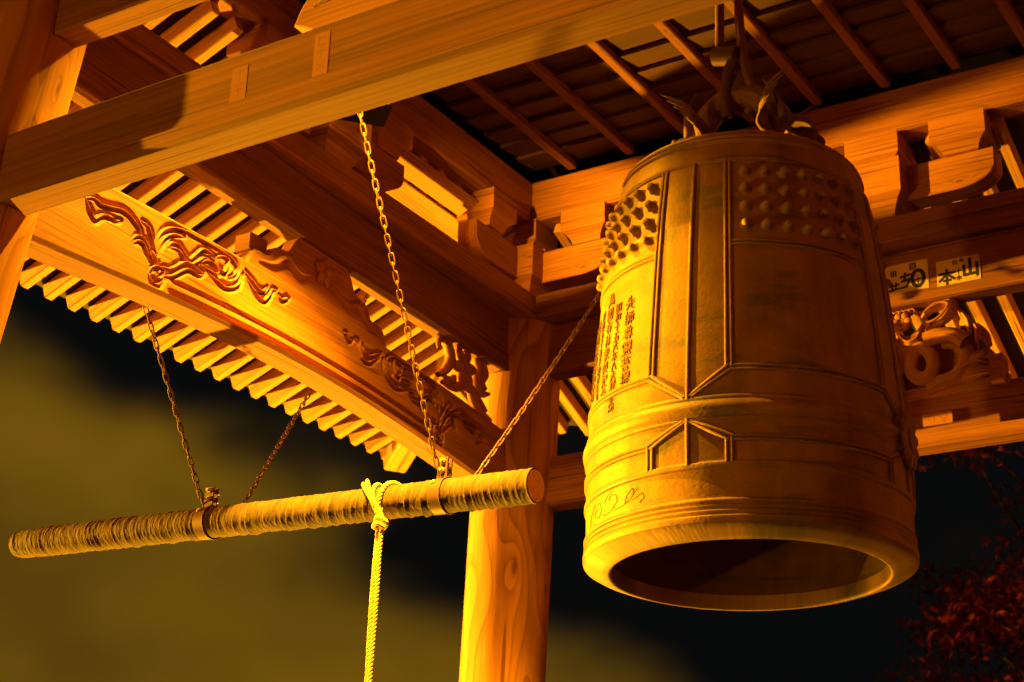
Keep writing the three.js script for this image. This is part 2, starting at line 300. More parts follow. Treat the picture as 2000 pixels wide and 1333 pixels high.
// bracket sets: bearing block, curved arm, three small blocks
function blockGeo(w, h, taper, d = w) {                                // square block whose lower part curves in
  const pos = [], uv = [], idx = []; const rows = [[0.62, 0], [0.66, taper * 0.35], [0.80, taper * 0.75], [1, taper], [1, h - 0.004], [0.98, h]], o = rr(0, 4), o2 = rr(0, 2);
  for (const [sx, sz, ax] of [[1, 1, 0], [1, -1, 1], [-1, -1, 0], [-1, 1, 1]]) {
    const b = pos.length / 3;
    rows.forEach(([k, y]) => { const A = [sx * w / 2 * k, sz * d / 2 * k], B = ax ? [-sx * w / 2 * k, sz * d / 2 * k] : [sx * w / 2 * k, -sz * d / 2 * k]; pos.push(A[0], y, A[1], B[0], y, B[1]); uv.push(o, y + o2, o + w * k, y + o2); });
    for (let r = 0; r + 1 < rows.length; r++) { const p = b + r * 2; idx.push(p, p + 1, p + 2, p + 1, p + 3, p + 2); }
  }
  const b = pos.length / 3, k = rows[5][0] / 2, kb = rows[0][0] / 2;
  pos.push(-w * k, h, -d * k, w * k, h, -d * k, w * k, h, d * k, -w * k, h, d * k, -w * kb, 0, -d * kb, w * kb, 0, -d * kb, w * kb, 0, d * kb, -w * kb, 0, d * kb);
  for (let q = 0; q < 8; q++) uv.push(o + (q % 2) * w, o2 + (q >> 1) * 0.05);
  idx.push(b, b + 2, b + 1, b, b + 3, b + 2, b + 4, b + 5, b + 6, b + 4, b + 6, b + 7);
  return geoFrom(pos, uv, idx).toNonIndexed ? (() => { const g = geoFrom(pos, uv, idx).toNonIndexed(); g.computeVertexNormals(); return g; })() : null;
}
function armGeo(len, h, th) {                                          // arm whose ends curve up underneath
  const s = new THREE.Shape(), L = len / 2, r = 0.13; s.moveTo(-L, h); s.lineTo(-L, h * 0.52); s.quadraticCurveTo(-L + 0.02, 0.01, -L + r + 0.03, 0); s.lineTo(L - r - 0.03, 0); s.quadraticCurveTo(L - 0.02, 0.01, L, h * 0.52); s.lineTo(L, h); s.closePath();
  const g = new THREE.ExtrudeGeometry(s, { depth: th - 0.008, bevelEnabled: true, bevelThickness: 0.004, bevelSize: 0.004, bevelSegments: 1, curveSegments: 8 }); g.translate(0, 0, -th / 2 + 0.004); return g;
}
function bracketSet(x, z, turn, corner = false) {
  const g = new THREE.Group(); g.name = 'bracket'; tower.add(g); g.position.set(x, 4.846, z); g.rotation.y = turn;
  part('bearing_block', blockGeo(0.27, 0.26, 0.10, 0.30), M.block, g);
  const dirs = corner ? [0, Math.PI / 2] : [0];
  for (const q of dirs) {
    const a = part('bracket_arm', armGeo(1.0, 0.15, 0.11 - q * 0.003), M.block, g); a.position.y = 0.095 + q * 0.001; a.rotation.y = q;
    for (const s of [-1, 0, 1]) { if (q && !s) continue; const b = part('small_block', blockGeo(0.235, 0.165, 0.06, 0.20), M.block, g); b.position.set(s * 0.37 * Math.cos(q), 0.247, -s * 0.37 * Math.sin(q)); }
  }
  return g;
}
bracketSet(-0.06, -PZ, 0); bracketSet(-PX, 0, Math.PI / 2); bracketSet(0, PZ, 0); bracketSet(PX, 0, Math.PI / 2);
for (const [sx, sz] of [[-1, -1], [-1, 1], [1, -1], [1, 1]]) bracketSet(sx * PX, sz * PZ, 0, true);
// purlins above the brackets
const UY = 5.26, UH = 0.21;
for (const s of [-1, 1]) bar('purlin', V(s * PX, UY + UH / 2, 2.1), V(s * PX, UY + UH / 2, -2.1), 0.15, UH, M.beam, tower, { seg: 4 });
for (const s of [-1, 1]) bar('purlin', V(-PX + 0.077, UY + UH / 2, s * PZ), V(PX - 0.077, UY + UH / 2, s * PZ), 0.15, UH, M.beam, tower, { seg: 4 });
// hanging beam for the bell
bar('hanging_beam', V(-PX + 0.08, 5.36, 0.0), V(PX - 0.08, 5.36, 0.0), 0.2, 0.2, M.beam, tower, { seg: 4 });

// ceiling: lapped boards on thin ribs
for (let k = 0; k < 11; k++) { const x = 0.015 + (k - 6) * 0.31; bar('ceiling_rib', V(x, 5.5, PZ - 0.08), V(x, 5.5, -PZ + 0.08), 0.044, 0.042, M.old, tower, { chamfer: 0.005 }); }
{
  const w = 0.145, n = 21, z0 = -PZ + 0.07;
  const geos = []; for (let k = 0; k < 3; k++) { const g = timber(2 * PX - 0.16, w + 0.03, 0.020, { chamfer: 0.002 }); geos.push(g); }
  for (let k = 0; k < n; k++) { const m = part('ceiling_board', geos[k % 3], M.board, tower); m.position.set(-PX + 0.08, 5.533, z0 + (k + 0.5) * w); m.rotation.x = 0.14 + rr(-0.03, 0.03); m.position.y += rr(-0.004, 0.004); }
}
// rafters of the four eaves (they fall outwards 4 in 10), with the boards they carry
const RA = Math.atan(0.4), SL = 0.4, EX = 1.50, EZ = 1.06, RH0 = 0.07;
{
  const tip = (s, m) => 0.030 * Math.pow(clamp((Math.abs(s) - m) / 1.0), 1.6);
  const variants = [[], []]; for (let k = 0; k < 4; k++) { variants[0].push(timber(EX * Math.hypot(1, SL), 0.046, RH0, { chamfer: 0.005 })); variants[1].push(timber(EX * Math.hypot(1, SL), 0.046, RH0, { chamfer: 0.005 })); }
  const yc = 5.2 + RH0 / 2 * Math.hypot(1, SL), pitch = 0.14;
  const depthZ = (x) => lerp(1.50, EZ, smooth(1.3, 3.3, Math.abs(x)));             // the long eaves draw in towards the corners
  const row = (n, off, base, ext, along, extAlong, v, make) => {
    for (let k = -n; k <= n; k++) {
      const c = k * pitch + off, f = Math.max(0, (Math.abs(c) - along - 0.06) / extAlong); if (f > 0.86) continue;
      for (const s of [-1, 1]) { const m = part('rafter', variants[v][(k + 50) % 4], M.rafter, tower), e = v ? depthZ(c) : ext, st = f * e; make(m, s, c, st); m.scale.x = (1 - f) * e / EX; m.translateY(rr(-0.003, 0.003)); }
    }
  };
  row(19, -0.02, PX, EX, PZ, EZ, 0, (m, s, c, st) => basis(m, V(s * (PX + st), yc - SL * st, c), V(s, -SL + tip(c, 1.6), 0)));
  row(24, 0.03, PZ, EZ, PX, EX, 1, (m, s, c, st) => basis(m, V(c, yc - SL * st, s * (PZ + st)), V(0, -SL + tip(c, 2.2), s)));
  for (const [sx, sz] of [[-1, -1], [-1, 1], [1, -1], [1, 1]]) bar('hip_rafter', V(sx * (PX - 0.05), yc - 0.02, sz * (PZ - 0.03)), V(sx * (PX + EX - 0.03), yc - SL * EX + 0.005, sz * (PZ + EZ - 0.03)), 0.13, 0.19, M.rafter, tower);
  for (let k = 0; k < 3; k++) { const st = 0.02 + k * 0.125, z0 = [-0.22, -0.30, -0.36][k]; const m = bar('soffit_plank', V(-PX - st, 5.185 - SL * st, z0), V(-PX - st, 5.185 - SL * st, -1.38), 0.118, 0.014, M.rafter, tower, { chamfer: 0.002 }); m.rotateX(-RA); }
  // roof: four slopes with thickness, ridge above
  const yt = 5.2 + RH0 * Math.hypot(1, SL) + 0.004, low = [], inn = [], B = [V(-0.6, 6.9, 0), V(0.6, 6.9, 0)], quad = (a, b, c, d) => [a, b, c, a, c, d], f = [];
  const xo = PX + EX + 0.03, zo = PZ + EZ + 0.03;
  for (const [x, z] of [[-xo, zo], [-xo, 0], [-xo, -zo]]) { low.push(V(x, yt - SL * (EX + 0.03), z)); inn.push(V(-PX, yt, clamp(z, -PZ, PZ))); }
  for (let k = 1; k < 12; k++) { const x = lerp(-xo, xo, k / 12); low.push(V(x, yt - SL * (depthZ(x) + 0.03) * (Math.abs(x) > PX ? 1 : 1), -PZ - depthZ(x) - 0.03)); inn.push(V(clamp(x, -PX, PX), yt, -PZ)); }
  for (const [x, z] of [[xo, -zo], [xo, 0], [xo, zo]]) { low.push(V(x, yt - SL * (EX + 0.03), z)); inn.push(V(PX, yt, clamp(z, -PZ, PZ))); }
  for (let k = 11; k > 0; k--) { const x = lerp(-xo, xo, k / 12); low.push(V(x, yt - SL * (depthZ(x) + 0.03), PZ + depthZ(x) + 0.03)); inn.push(V(clamp(x, -PX, PX), yt, PZ)); }
  const N = low.length, T = low.map((p) => p.clone().add(V(0, 0.14, 0)));
  for (let k = 0; k < N; k++) { const q = (k + 1) % N; f.push(...quad(low[k], low[q], inn[q], inn[k])); f.push(...quad(low[k], T[k], T[q], low[q])); const c = (T[k].x + T[q].x) / 2 < 0 ? B[0] : B[1]; f.push(T[k], c, T[q]); }
  f.push(B[0], B[1], T[8], B[0], T[8], T[8], B[1], B[0], T[N - 6]);
  const pos = [], uv = []; for (const p of f) { pos.push(p.x, p.y, p.z); uv.push(p.x + p.z, p.y); }
  part('roof', geoFrom(pos, uv), M.gapShade, tower);
}

// frog-leg strut and flower bracket on the carved beam; waves and scrolls on the far beam
const frame = (i, j, y) => { const [a, b] = sideLine(i, j, y); const o = basis(new THREE.Object3D(), a, b.clone().sub(a)); o.updateMatrix(); return o.matrix; };
const LM = frame(0, 1, 4.3);
function leafTube(pts, r, z, y0 = 4.3, taper = true) { return tube(pts.map(([x, y, k]) => V(x, y - y0, (k ?? 0) + z)), r, pts.length * 6, 8, false, taper ? (t) => 0.35 + 0.85 * Math.sin(Math.PI * clamp(t * 0.9 + 0.08)) : null); }
{
  const s = new THREE.Shape(), c = 1.66; const pr = [[-0.46, -0.05], [-0.42, 0.02], [-0.34, 0.03], [-0.30, 0.08], [-0.22, 0.10], [-0.17, 0.17], [-0.12, 0.19], [0.12, 0.19], [0.17, 0.17], [0.22, 0.10], [0.30, 0.08], [0.34, 0.03], [0.42, 0.02], [0.46, -0.05]];
  s.moveTo(pr[0][0], pr[0][1]); s.splineThru(pr.slice(1).map(([x, y]) => new THREE.Vector2(x, y))); s.lineTo(0.40, -0.08); s.lineTo(-0.40, -0.08); s.closePath();
  for (const q of [-1, 1]) { const h = new THREE.Path(); h.absellipse(q * 0.13, 0.065, 0.052, 0.034, 0, 7, false, q * 0.5); s.holes.push(h); const h2 = new THREE.Path(); h2.absellipse(q * 0.235, 0.02, 0.045, 0.020, 0, 7, false, -q * 0.45); s.holes.push(h2); }
  const g = [new THREE.ExtrudeGeometry(s, { depth: 0.05, bevelEnabled: true, bevelSize: 0.006, bevelThickness: 0.006, bevelSegments: 2, curveSegments: 10 }).translate(c, 0, -0.025)];
  for (let k = 0; k < 5; k++) { const a = k / 5 * 2 * Math.PI + 0.3; const p = new THREE.SphereGeometry(0.034, 12, 8).scale(1, 0.7, 0.4).translate(0.034, 0, 0).rotateZ(a); g.push(p.translate(c, 0.105, 0.035)); }
  g.push(new THREE.SphereGeometry(0.018, 10, 8).translate(c, 0.105, 0.05));
  for (const q of [-1, 1]) g.push(leafTube([[c + q * 0.06, 4.37], [c + q * 0.16, 4.33], [c + q * 0.24, 4.36], [c + q * 0.31, 4.31], [c + q * 0.40, 4.29]], 0.016, 0.03));
  const m = part('frog_leg_strut', merge(g), M.carve, tower, 'openwork flower strut standing on the carved left beam'); m.applyMatrix4(LM);
  const n = m.clone(); n.name = 'frog_leg_strut'; n.userData = {}; n.position.set(0, 0, 0); n.quaternion.identity(); n.applyMatrix4(frame(0, 3, 4.25)); tower.add(n);
  // flower bracket in the corner by the far post
  const fl = [], fx = 2.76, fy = 4.40;
  for (let k = 0; k < 6; k++) { const a = k / 6 * 2 * Math.PI + 0.2; fl.push(new THREE.SphereGeometry(0.05, 12, 8).scale(1, 0.55, 0.35).translate(0.052, 0, 0).rotateZ(a).translate(fx, fy - 4.3, 0.01)); }
  fl.push(new THREE.SphereGeometry(0.026, 12, 8).scale(1, 1, 0.8).translate(fx, fy - 4.3, 0.025));
  for (const p of [[[2.56, 4.30], [2.62, 4.34], [2.66, 4.41], [2.62, 4.47], [2.56, 4.46], [2.56, 4.42]], [[2.60, 4.28], [2.70, 4.29], [2.80, 4.33], [2.90, 4.30], [2.98, 4.27]], [[2.86, 4.49], [2.90, 4.44], [2.88, 4.38], [2.93, 4.34], [3.0, 4.36]], [[2.90, 4.50], [2.945, 4.44], [2.925, 4.39], [2.97, 4.37]], [[2.60, 4.49], [2.70, 4.50], [2.80, 4.495], [2.88, 4.50]], [[2.70, 4.34], [2.66, 4.30], [2.60, 4.31]], [[2.82, 4.34], [2.86, 4.29], [2.94, 4.24], [3.02, 4.24]]]) fl.push(leafTube(p, 0.021, 0));
  part('flower_bracket', merge(fl), M.carve, tower, 'pierced flower carving in the corner beside the pale post').applyMatrix4(LM);
  const bk = part('bracket_block', merge([box(0.11, 0.07, 0.08), box(0.07, 0.07, 0.10).translate(0.0, 0.072, 0)]), M.block, tower); bk.position.copy(post(0, 4.31)).add(V(-0.10, 0, -1.30));
  // far side: curling waves under the tie beam
  const FM = frame(1, 2, 4.3), w = [], ox = P[1].x + LEAN * 0.35, tz = 0.0;
  const F = (l, r, z = tz, tp = false) => w.push(leafTube(l.map(([x, y, k]) => [x - ox, y, k]), r, z, 4.3, tp));
  for (const q of [0, -0.42]) {
    F([[0.032 + q, 4.30], [0.068 + q, 4.305], [0.100 + q, 4.265], [0.104 + q, 4.215], [0.082 + q, 4.178], [0.045 + q, 4.176], [0.018 + q, 4.205], [0.014 + q, 4.25], [0.032 + q, 4.30]], 0.030, 0.02);
    F([[0.150 + q, 4.325], [0.200 + q, 4.31], [0.232 + q, 4.265], [0.228 + q, 4.212], [0.200 + q, 4.172], [0.155 + q, 4.155], [0.110 + q, 4.150], [0.07 + q, 4.135]], 0.034, 0.0);
    F([[0.085 + q, 4.325], [0.15 + q, 4.335], [0.215 + q, 4.318], [0.25 + q, 4.285]], 0.034, 0.045);
    F([[0.075 + q, 4.425], [0.105 + q, 4.455], [0.150 + q, 4.472], [0.195 + q, 4.482], [0.205 + q, 4.45], [0.180 + q, 4.415], [0.135 + q, 4.39], [0.09 + q, 4.375]], 0.020, 0.03, true);
    F([[-0.04 + q, 4.47], [0.0 + q, 4.46], [0.035 + q, 4.475], [0.06 + q, 4.45]], 0.014, 0.02, true);
    F([[-0.03 + q, 4.375], [0.01 + q, 4.345], [0.055 + q, 4.365], [0.075 + q, 4.41]], 0.018, 0.02, true);
    F([[0.215 + q, 4.45], [0.235 + q, 4.40], [0.255 + q, 4.365], [0.285 + q, 4.345], [0.315 + q, 4.315], [0.335 + q, 4.27]], 0.026, 0.0, true);
    F([[0.24 + q, 4.42], [0.262 + q, 4.385], [0.268 + q, 4.335], [0.255 + q, 4.30]], 0.013, 0.035, true);
    F([[0.285 + q, 4.37], [0.30 + q, 4.33], [0.29 + q, 4.28]], 0.012, 0.035, true);
    F([[0.24 + q, 4.20], [0.28 + q, 4.225], [0.32 + q, 4.235], [0.36 + q, 4.20]], 0.022, 0.01, true);
    F([[0.20 + q, 4.15], [0.26 + q, 4.165], [0.31 + q, 4.175], [0.36 + q, 4.15]], 0.028, 0.0, true);
    for (let k = 0; k < 5; k++) w.push(new THREE.TorusGeometry(0.011, 0.0035, 6, 12, Math.PI).translate(-0.045 + k * 0.021 + q - ox, 4.462 - 4.3, 0.045));
    for (let k = 0; k < 6; k++) { const a = k / 6 * 2 * Math.PI; w.push(new THREE.SphereGeometry(0.017, 10, 8).scale(1, 0.8, 0.5).translate(-0.005 + 0.026 * Math.cos(a) + q - ox, 4.425 - 4.3 + 0.026 * Math.sin(a), 0.048)); }
    F([[0.09 + q, 4.440], [0.120 + q, 4.462], [0.160 + q, 4.475], [0.19 + q, 4.47]], 0.006, 0.055); F([[0.10 + q, 4.395], [0.14 + q, 4.405], [0.175 + q, 4.432], [0.195 + q, 4.462]], 0.006, 0.055);
    F([[-0.02 + q, 4.362], [0.01 + q, 4.335], [0.05 + q, 4.345], [0.072 + q, 4.385]], 0.006, 0.045); F([[0.225 + q, 4.435], [0.246 + q, 4.39], [0.275 + q, 4.362], [0.31 + q, 4.335]], 0.006, 0.036); F([[0.30 + q, 4.31], [0.325 + q, 4.29], [0.335 + q, 4.25], [0.318 + q, 4.225]], 0.008, 0.03);
    F([[0.21 + q, 4.185], [0.25 + q, 4.20], [0.29 + q, 4.205], [0.33 + q, 4.19]], 0.006, 0.034); F([[0.22 + q, 4.14], [0.27 + q, 4.148], [0.32 + q, 4.15]], 0.006, 0.032);
    w.push(new THREE.SphereGeometry(0.034, 14, 10).scale(1, 1.1, 0.6).translate(-0.005 + q - ox, 4.425 - 4.3, 0.03));
    w.push(box(0.05, 0.12, 0.09, 0.01).translate(0.362 + q - ox, 4.16 - 4.3, 0));
  }
  w.push(box(0.95, 0.05, 0.05, 0.008).translate(-0.08 - ox, 4.125 - 4.3, -0.03));
  w.push(box(0.78, 0.26, 0.02, 0.008).translate(-0.12 - ox, 4.27 - 4.3, -0.06));
  part('wave_carving', merge(w), M.carve, tower, 'pierced carving of curling waves on the far beam').applyMatrix4(FM);
}

// ------------------------------------------------------------------ bell
const HB = 3.0, BT = 4.7 * Math.PI / 180;
const PROF = [[0, 0.497], [0.02, 0.5005], [0.045, 0.5015], [0.18, 0.5025], [0.30, 0.5025], [0.40, 0.498], [0.476, 0.4945], [0.59, 0.486], [0.736, 0.473], [0.88, 0.460], [1.03, 0.443], [1.18, 0.421], [1.25, 0.405], [1.30, 0.392], [1.318, 0.387], [1.328, 0.376], [1.345, 0.32], [1.375, 0.2], [1.40, 0.0]];
const RH = (h) => { for (let k = 0; k + 1 < PROF.length; k++) if (h <= PROF[k + 1][0]) return lerp(PROF[k][1], PROF[k + 1][1], (h - PROF[k][0]) / (PROF[k + 1][0] - PROF[k][0])); return 0; };
// raised cords round the bell: [height, half width, relief]; two of them bound each band
const CORDS = [[0.045, 0.006, 0.007], [0.061, 0.005, 0.006], [0.076, 0.006, 0.007], [0.178, 0.005, 0.006], [0.187, 0.005, 0.006], [1.208, 0.006, 0.007], [1.284, 0.006, 0.009], [1.303, 0.006, 0.007]];
const bell = thing('temple_bell', 'great bronze temple bell with rows of studs and an engraved panel', 'bell', null, V(0, HB, 0));
const bronzeTex = (() => {
  const f = (u, v) => fbm(u * 10, v * 10, 10, 10, 91, 5), g = (u, v) => pnoise(u * 160, v * 160, 160, 160, 97), st = (u, v) => fbm(u * 24, v * 3, 24, 3, 99, 4);
  return {
    map: tex(512, 512, (u, v) => { const n = clamp(1.5 * (0.5 * f(u, v) + 0.12 * g(u, v) + 0.5 * st(u, v)) - 0.45), a = 0.70 + 0.75 * n, w = smooth(0.56, 0.72, fbm(u * 5, v * 14, 5, 14, 33, 5)); return [s2(0.36 * a * (1 - 0.35 * w)), s2(0.205 * a * (1 - 0.18 * w)), s2(0.04 * a * (0.7 + 1.2 * w))]; }, true, [3, 2]),
    bumpMap: tex(512, 512, (u, v) => { const n = 0.45 * g(u, v) + 0.3 * pnoise(u * 70, v * 70, 70, 70, 93) + 0.35 * f(u, v); return [n, n, n]; }, false, [3, 2]),
    roughnessMap: tex(256, 256, (u, v) => { const n = 0.52 + 0.3 * f(u, v); return [n, n, n]; }, false, [3, 2]),
  };
})();
M.bronze = new THREE.MeshStandardMaterial({ ...bronzeTex, bumpScale: 0.0008, roughness: 0.92, metalness: 0.45 });
M.bronzeShade = new THREE.MeshStandardMaterial({ map: bronzeTex.map, bumpMap: bronzeTex.bumpMap, bumpScale: 0.001, roughness: 0.9, color: new THREE.Color(0.30, 0.20, 0.14) });  // same bronze darkened: shade inside the bell put into the colour
M.bronzeDark = new THREE.MeshStandardMaterial({ map: bronzeTex.map, bumpMap: bronzeTex.bumpMap, bumpScale: 0.001, roughness: 0.7, metalness: 0.25, color: new THREE.Color(0.5, 0.42, 0.35) });
{
  // body: outside with cords and waist band, rounded lip, inside wall
  const pts = [];
  for (let h = 0.0125; h <= 1.4001; h += 0.0025) {
    let r = RH(Math.min(h, 1.40));
    for (const [c, w, a] of CORDS) r += a * Math.exp(-(((h - c) / w) ** 4));
    const q = (h - 0.358) / 0.030; r += 0.014 * Math.max(0, 1 - q * q) + 0.006 * Math.exp(-(((h - 0.390) / 0.006) ** 4)) + 0.006 * Math.exp(-(((h - 0.323) / 0.006) ** 4));
    r += 0.010 * smooth(0.040, 0.030, h) * smooth(-0.004, 0.012, h);
    pts.push(new THREE.Vector2(Math.max(0, r), h));
  }
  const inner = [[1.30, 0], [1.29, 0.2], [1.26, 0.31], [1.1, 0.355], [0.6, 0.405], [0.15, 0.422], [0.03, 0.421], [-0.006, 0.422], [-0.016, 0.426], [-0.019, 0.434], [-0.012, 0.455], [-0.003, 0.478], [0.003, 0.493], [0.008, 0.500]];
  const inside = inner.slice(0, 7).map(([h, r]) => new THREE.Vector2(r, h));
  part('bell_interior', new THREE.LatheGeometry(inside, 120), M.bronzeShade, bell);
  const all = [...inner.slice(6).map(([h, r]) => new THREE.Vector2(r, h)), ...pts];
  const body = part('bell_body', new THREE.LatheGeometry(all, 220), M.bronze, bell); body.rotation.y = 0.3;
  // straight cords, in the turned frame of the bell: on(az, h) is a point on the skin
  const on = (az, h, lift = 0) => { const r = RH(h) + lift, a = az * Math.PI / 180 + BT; return V(r * Math.sin(a), h, r * Math.cos(a)); };
  const cord = (pts2, w = 0.0066, lift = 0.001) => { const p = []; for (let k = 0; k + 1 < pts2.length; k++) { const n = Math.max(2, Math.ceil(Math.hypot((pts2[k + 1][0] - pts2[k][0]) * 0.008, pts2[k + 1][1] - pts2[k][1]) / 0.03)); for (let q = 0; q < n; q++) p.push(on(lerp(pts2[k][0], pts2[k + 1][0], q / n), lerp(pts2[k][1], pts2[k + 1][1], q / n), lift)); } const e = pts2[pts2.length - 1]; p.push(on(e[0], e[1], lift)); const c = new THREE.CurvePath(); const g = new THREE.TubeGeometry(new THREE.CatmullRomCurve3(p, false, 'catmullrom', 0.1), p.length * 2, w, 6); return g; };
  for (let q = 0; q < 4; q++) {
    const o = q * 90, vert = [], dbl = (pts2, dx, dh) => { vert.push(cord(pts2.map(([a, h]) => [a + o - dx, h - dh]))); vert.push(cord(pts2.map(([a, h]) => [a + o + dx, h + dh]))); };
    vert.push(cord([[o, 1.204], [o, 0.388]], 0.008), cord([[o, 0.330], [o, 0.186]], 0.008));
    for (const s of [-1, 1]) {
      dbl([[s * 14.3, 1.200], [s * 14.3, 0.482]], 0.9, 0);
      for (const [da, dh] of [[0, 0.007], [s * 1.0, -0.006]]) { vert.push(cord([[o + s * 14.3 + da, 0.482 + dh], [o + s * 0.8 + da * 0.6, 0.398 + dh * 0.3]], 0.0068)); vert.push(cord([[o + s * 0.8 + da * 0.6, 0.320 - dh * 0.3], [o + s * 14.0 + da, 0.262 - dh]], 0.0068)); }
      dbl([[s * 14.0, 0.262], [s * 14.0, 0.188]], 0.9, 0);
    }
    part('crossing_cord', merge(vert), M.bronze, bell);
    const hz = []; for (const h of [0.893, 0.906]) hz.push(cord([[o + 15.4, h], [o + 30, h], [o + 60, h], [o + 74.6, h]], 0.0058)); for (const h of [0.474, 0.487, 0.255, 0.268]) hz.push(cord([[o + 14.6, h], [o + 30, h], [o + 60, h], [o + 75.4, h]], 0.0058));
    hz.push(cord([[o + 14.6, 1.199], [o + 45, 1.199], [o + 75.4, 1.199]], 0.005));
    part('panel_cord', merge(hz), M.bronze, bell);
  }
  // studs: four rows of seven in each of four panels
  const prof = [[0.0, 0.030], [0.006, 0.029], [0.011, 0.026], [0.0135, 0.021], [0.0145, 0.014], [0.0155, 0.008], [0.0195, 0.004], [0.024, 0.0], [0.026, -0.003]].map(([r, h]) => new THREE.Vector2(r, h));
  const stud = new THREE.LatheGeometry(prof.reverse(), 14), y = V(0, 1, 0);
  for (let q = 0; q < 4; q++) for (let r = 0; r < 4; r++) for (let c = 0; c < 7; c++) {
    const az = q * 90 + 21.4 + c * 8.2 - (c * 0.1), h = 1.156 - r * 0.0655, m = part('stud', stud, M.bronze, bell), p = on(az, h, -0.002), n = on(az, h, 1).sub(p); n.y += 0.12; n.normalize();
    m.position.copy(p); m.quaternion.setFromUnitVectors(y, n);
  }
  // lotus striking plates
  for (const s of [-90, 90]) {
    const g = [new THREE.CylinderGeometry(0.075, 0.085, 0.02, 32)]; for (let k = 0; k < 10; k++) { const a = k / 10 * 2 * Math.PI; g.push(new THREE.SphereGeometry(0.026, 10, 8).scale(1.25, 0.5, 0.85).translate(0.062, 0.008, 0).rotateY(a)); }
    g.push(new THREE.CylinderGeometry(0.034, 0.042, 0.034, 20).translate(0, 0.006, 0));
    const m = part('striking_plate', merge(g), M.bronze, bell), p = on(s, 0.358, 0.006), n = V(p.x, 0, p.z).normalize(); m.position.copy(p); m.quaternion.setFromUnitVectors(y, n);
  }
  // vine ornament on the lower band, a thin incised spray
  const vine = []; const vc = (l, w = 0.0016) => vine.push(cord(l.map(([a, h]) => [a - 4.7, h]), w, 0.0004));
  for (const q of [0, 180]) {
    vc([[q - 47, 0.092], [q - 45, 0.125], [q - 41, 0.152], [q - 37, 0.150], [q - 35, 0.125], [q - 37, 0.105], [q - 40, 0.108], [q - 41, 0.125], [q - 39, 0.135]]);
    vc([[q - 36, 0.112], [q - 32, 0.100], [q - 28, 0.108], [q - 25, 0.130], [q - 26, 0.152], [q - 29, 0.155], [q - 30, 0.140]]);
    vc([[q - 27, 0.104], [q - 22, 0.108], [q - 18, 0.125], [q - 15, 0.150]]); vc([[q - 21, 0.112], [q - 20, 0.135], [q - 17, 0.155], [q - 17, 0.130], [q - 21, 0.112]]);
    vc([[q - 20, 0.113], [q - 16, 0.120], [q - 13, 0.132], [q - 12, 0.115], [q - 14, 0.104]]); vc([[q - 45, 0.110], [q - 43, 0.095], [q - 40, 0.088]]); vc([[q - 33, 0.140], [q - 31, 0.158], [q - 28, 0.165]]);
  }
  part('vine_ornament', merge(vine), M.bronze, bell);
  // characters of the dedication: strokes on a 10 x 10 grid, built as raised strips
  const K = {
    a: '3123 2383 5055 0595 453719 65687999', b: '2012 1219 12424414 16464919 5191 7179 5357 53939787', c: '3041 7061 1292 2383 8386 8626 2623 4244 6264 2585 0797 7679 3849',
    d: '1090 5053 0103 0191 9193 2232 7282 1434 3515 4464 6545 7494 9575 1696 5659 3728 7788 0999', e: '0191 3032 6062 5253 1383 3445 7465 0595 2777 7779 7929 2927', f: '2029 0242 0645 5090 9093 9353 5350 5292 4494 7478 7696 5549 4899',
    g: '0131 3139 3909 0901 0535 4191 9194 6144 5595 9599 9959 5955', h: '3011 0343 2129 2407 2446 5292 9298 9858 5852', i: '1191 4139 1585 8589 0999', j: '0494 5059', k: '3013 2292 2585 2527 0797 5259', l: '4119 5199', m: '0393 5044 4409 5499',
    n: '2004 1319 3337 6043 5191 9155 6295 8556 8648 9749', o: '0141 0444 0847 2127 5090 9094 9454 5450 5292 7079 5696 4999', p: '1030 0242 1434 1535 1737 3739 3919 1917 5191 9194 9454 5459 5999', q: '5004 5094 4363 2575 7557 1709 3749 4979 5668 8698',
    r: '3021 6051 1282 7274 4208 3484 8486 2696 9699 1709 3738 5758 7778', s: '0090 9099 9909 0900 2272 2444 4446 4626 2624 2747 5166 6677', t: '0292 4006 3439 3484 8489 3686 3787', u: '0343 2029 2307 2446 5393 7079 7358 7398', v: '1030 0232 1434 1535 1737 3739 3919 6061 4191 4393 5255 8285 4595 6549 6799',
    w: '1116 1131 1333 8186 6181 6383 5055 4262 0696 3719 6789', x: '0191 0494 4049 0797', y: '1191 1199 9199 1999', z: '2029 0242 5090 5292 7079 5696',
  };
  const COLS = [[-22.8, 0.790, 0.052, 'abcdef', 0.042], [-30.3, 0.790, 0.0335, 'ghjimklmopq', 0.030], [-37.2, 0.843, 0.052, 'r', 0.042], [-37.2, 0.790, 0.0455, 'stuvwpq', 0.038], [-44.3, 0.800, 0.031, 'zgijtxhoky', 0.027], [-50.5, 0.790, 0.031, 'unymbxhjz', 0.027], [-56.5, 0.78, 0.031, 'ogtkxzyu', 0.027], [-62.5, 0.78, 0.031, 'hbxyzokt', 0.027]];
  const strip = (a0, h0, a1, h1, w) => {
    const A = on(a0, h0, 0), B = on(a1, h1, 0), d = B.clone().sub(A), n = V(A.x + B.x, 0, A.z + B.z).normalize(), L = d.length() + w, g = new THREE.BoxGeometry(L, w, 0.0065);
    const x = d.clone().normalize(), z = n.clone().sub(x.clone().multiplyScalar(n.dot(x))).normalize(), yy = z.clone().cross(x); const m = new THREE.Matrix4().makeBasis(x, yy, z); m.setPosition(A.add(B).multiplyScalar(0.5)); return g.applyMatrix4(m);
  };
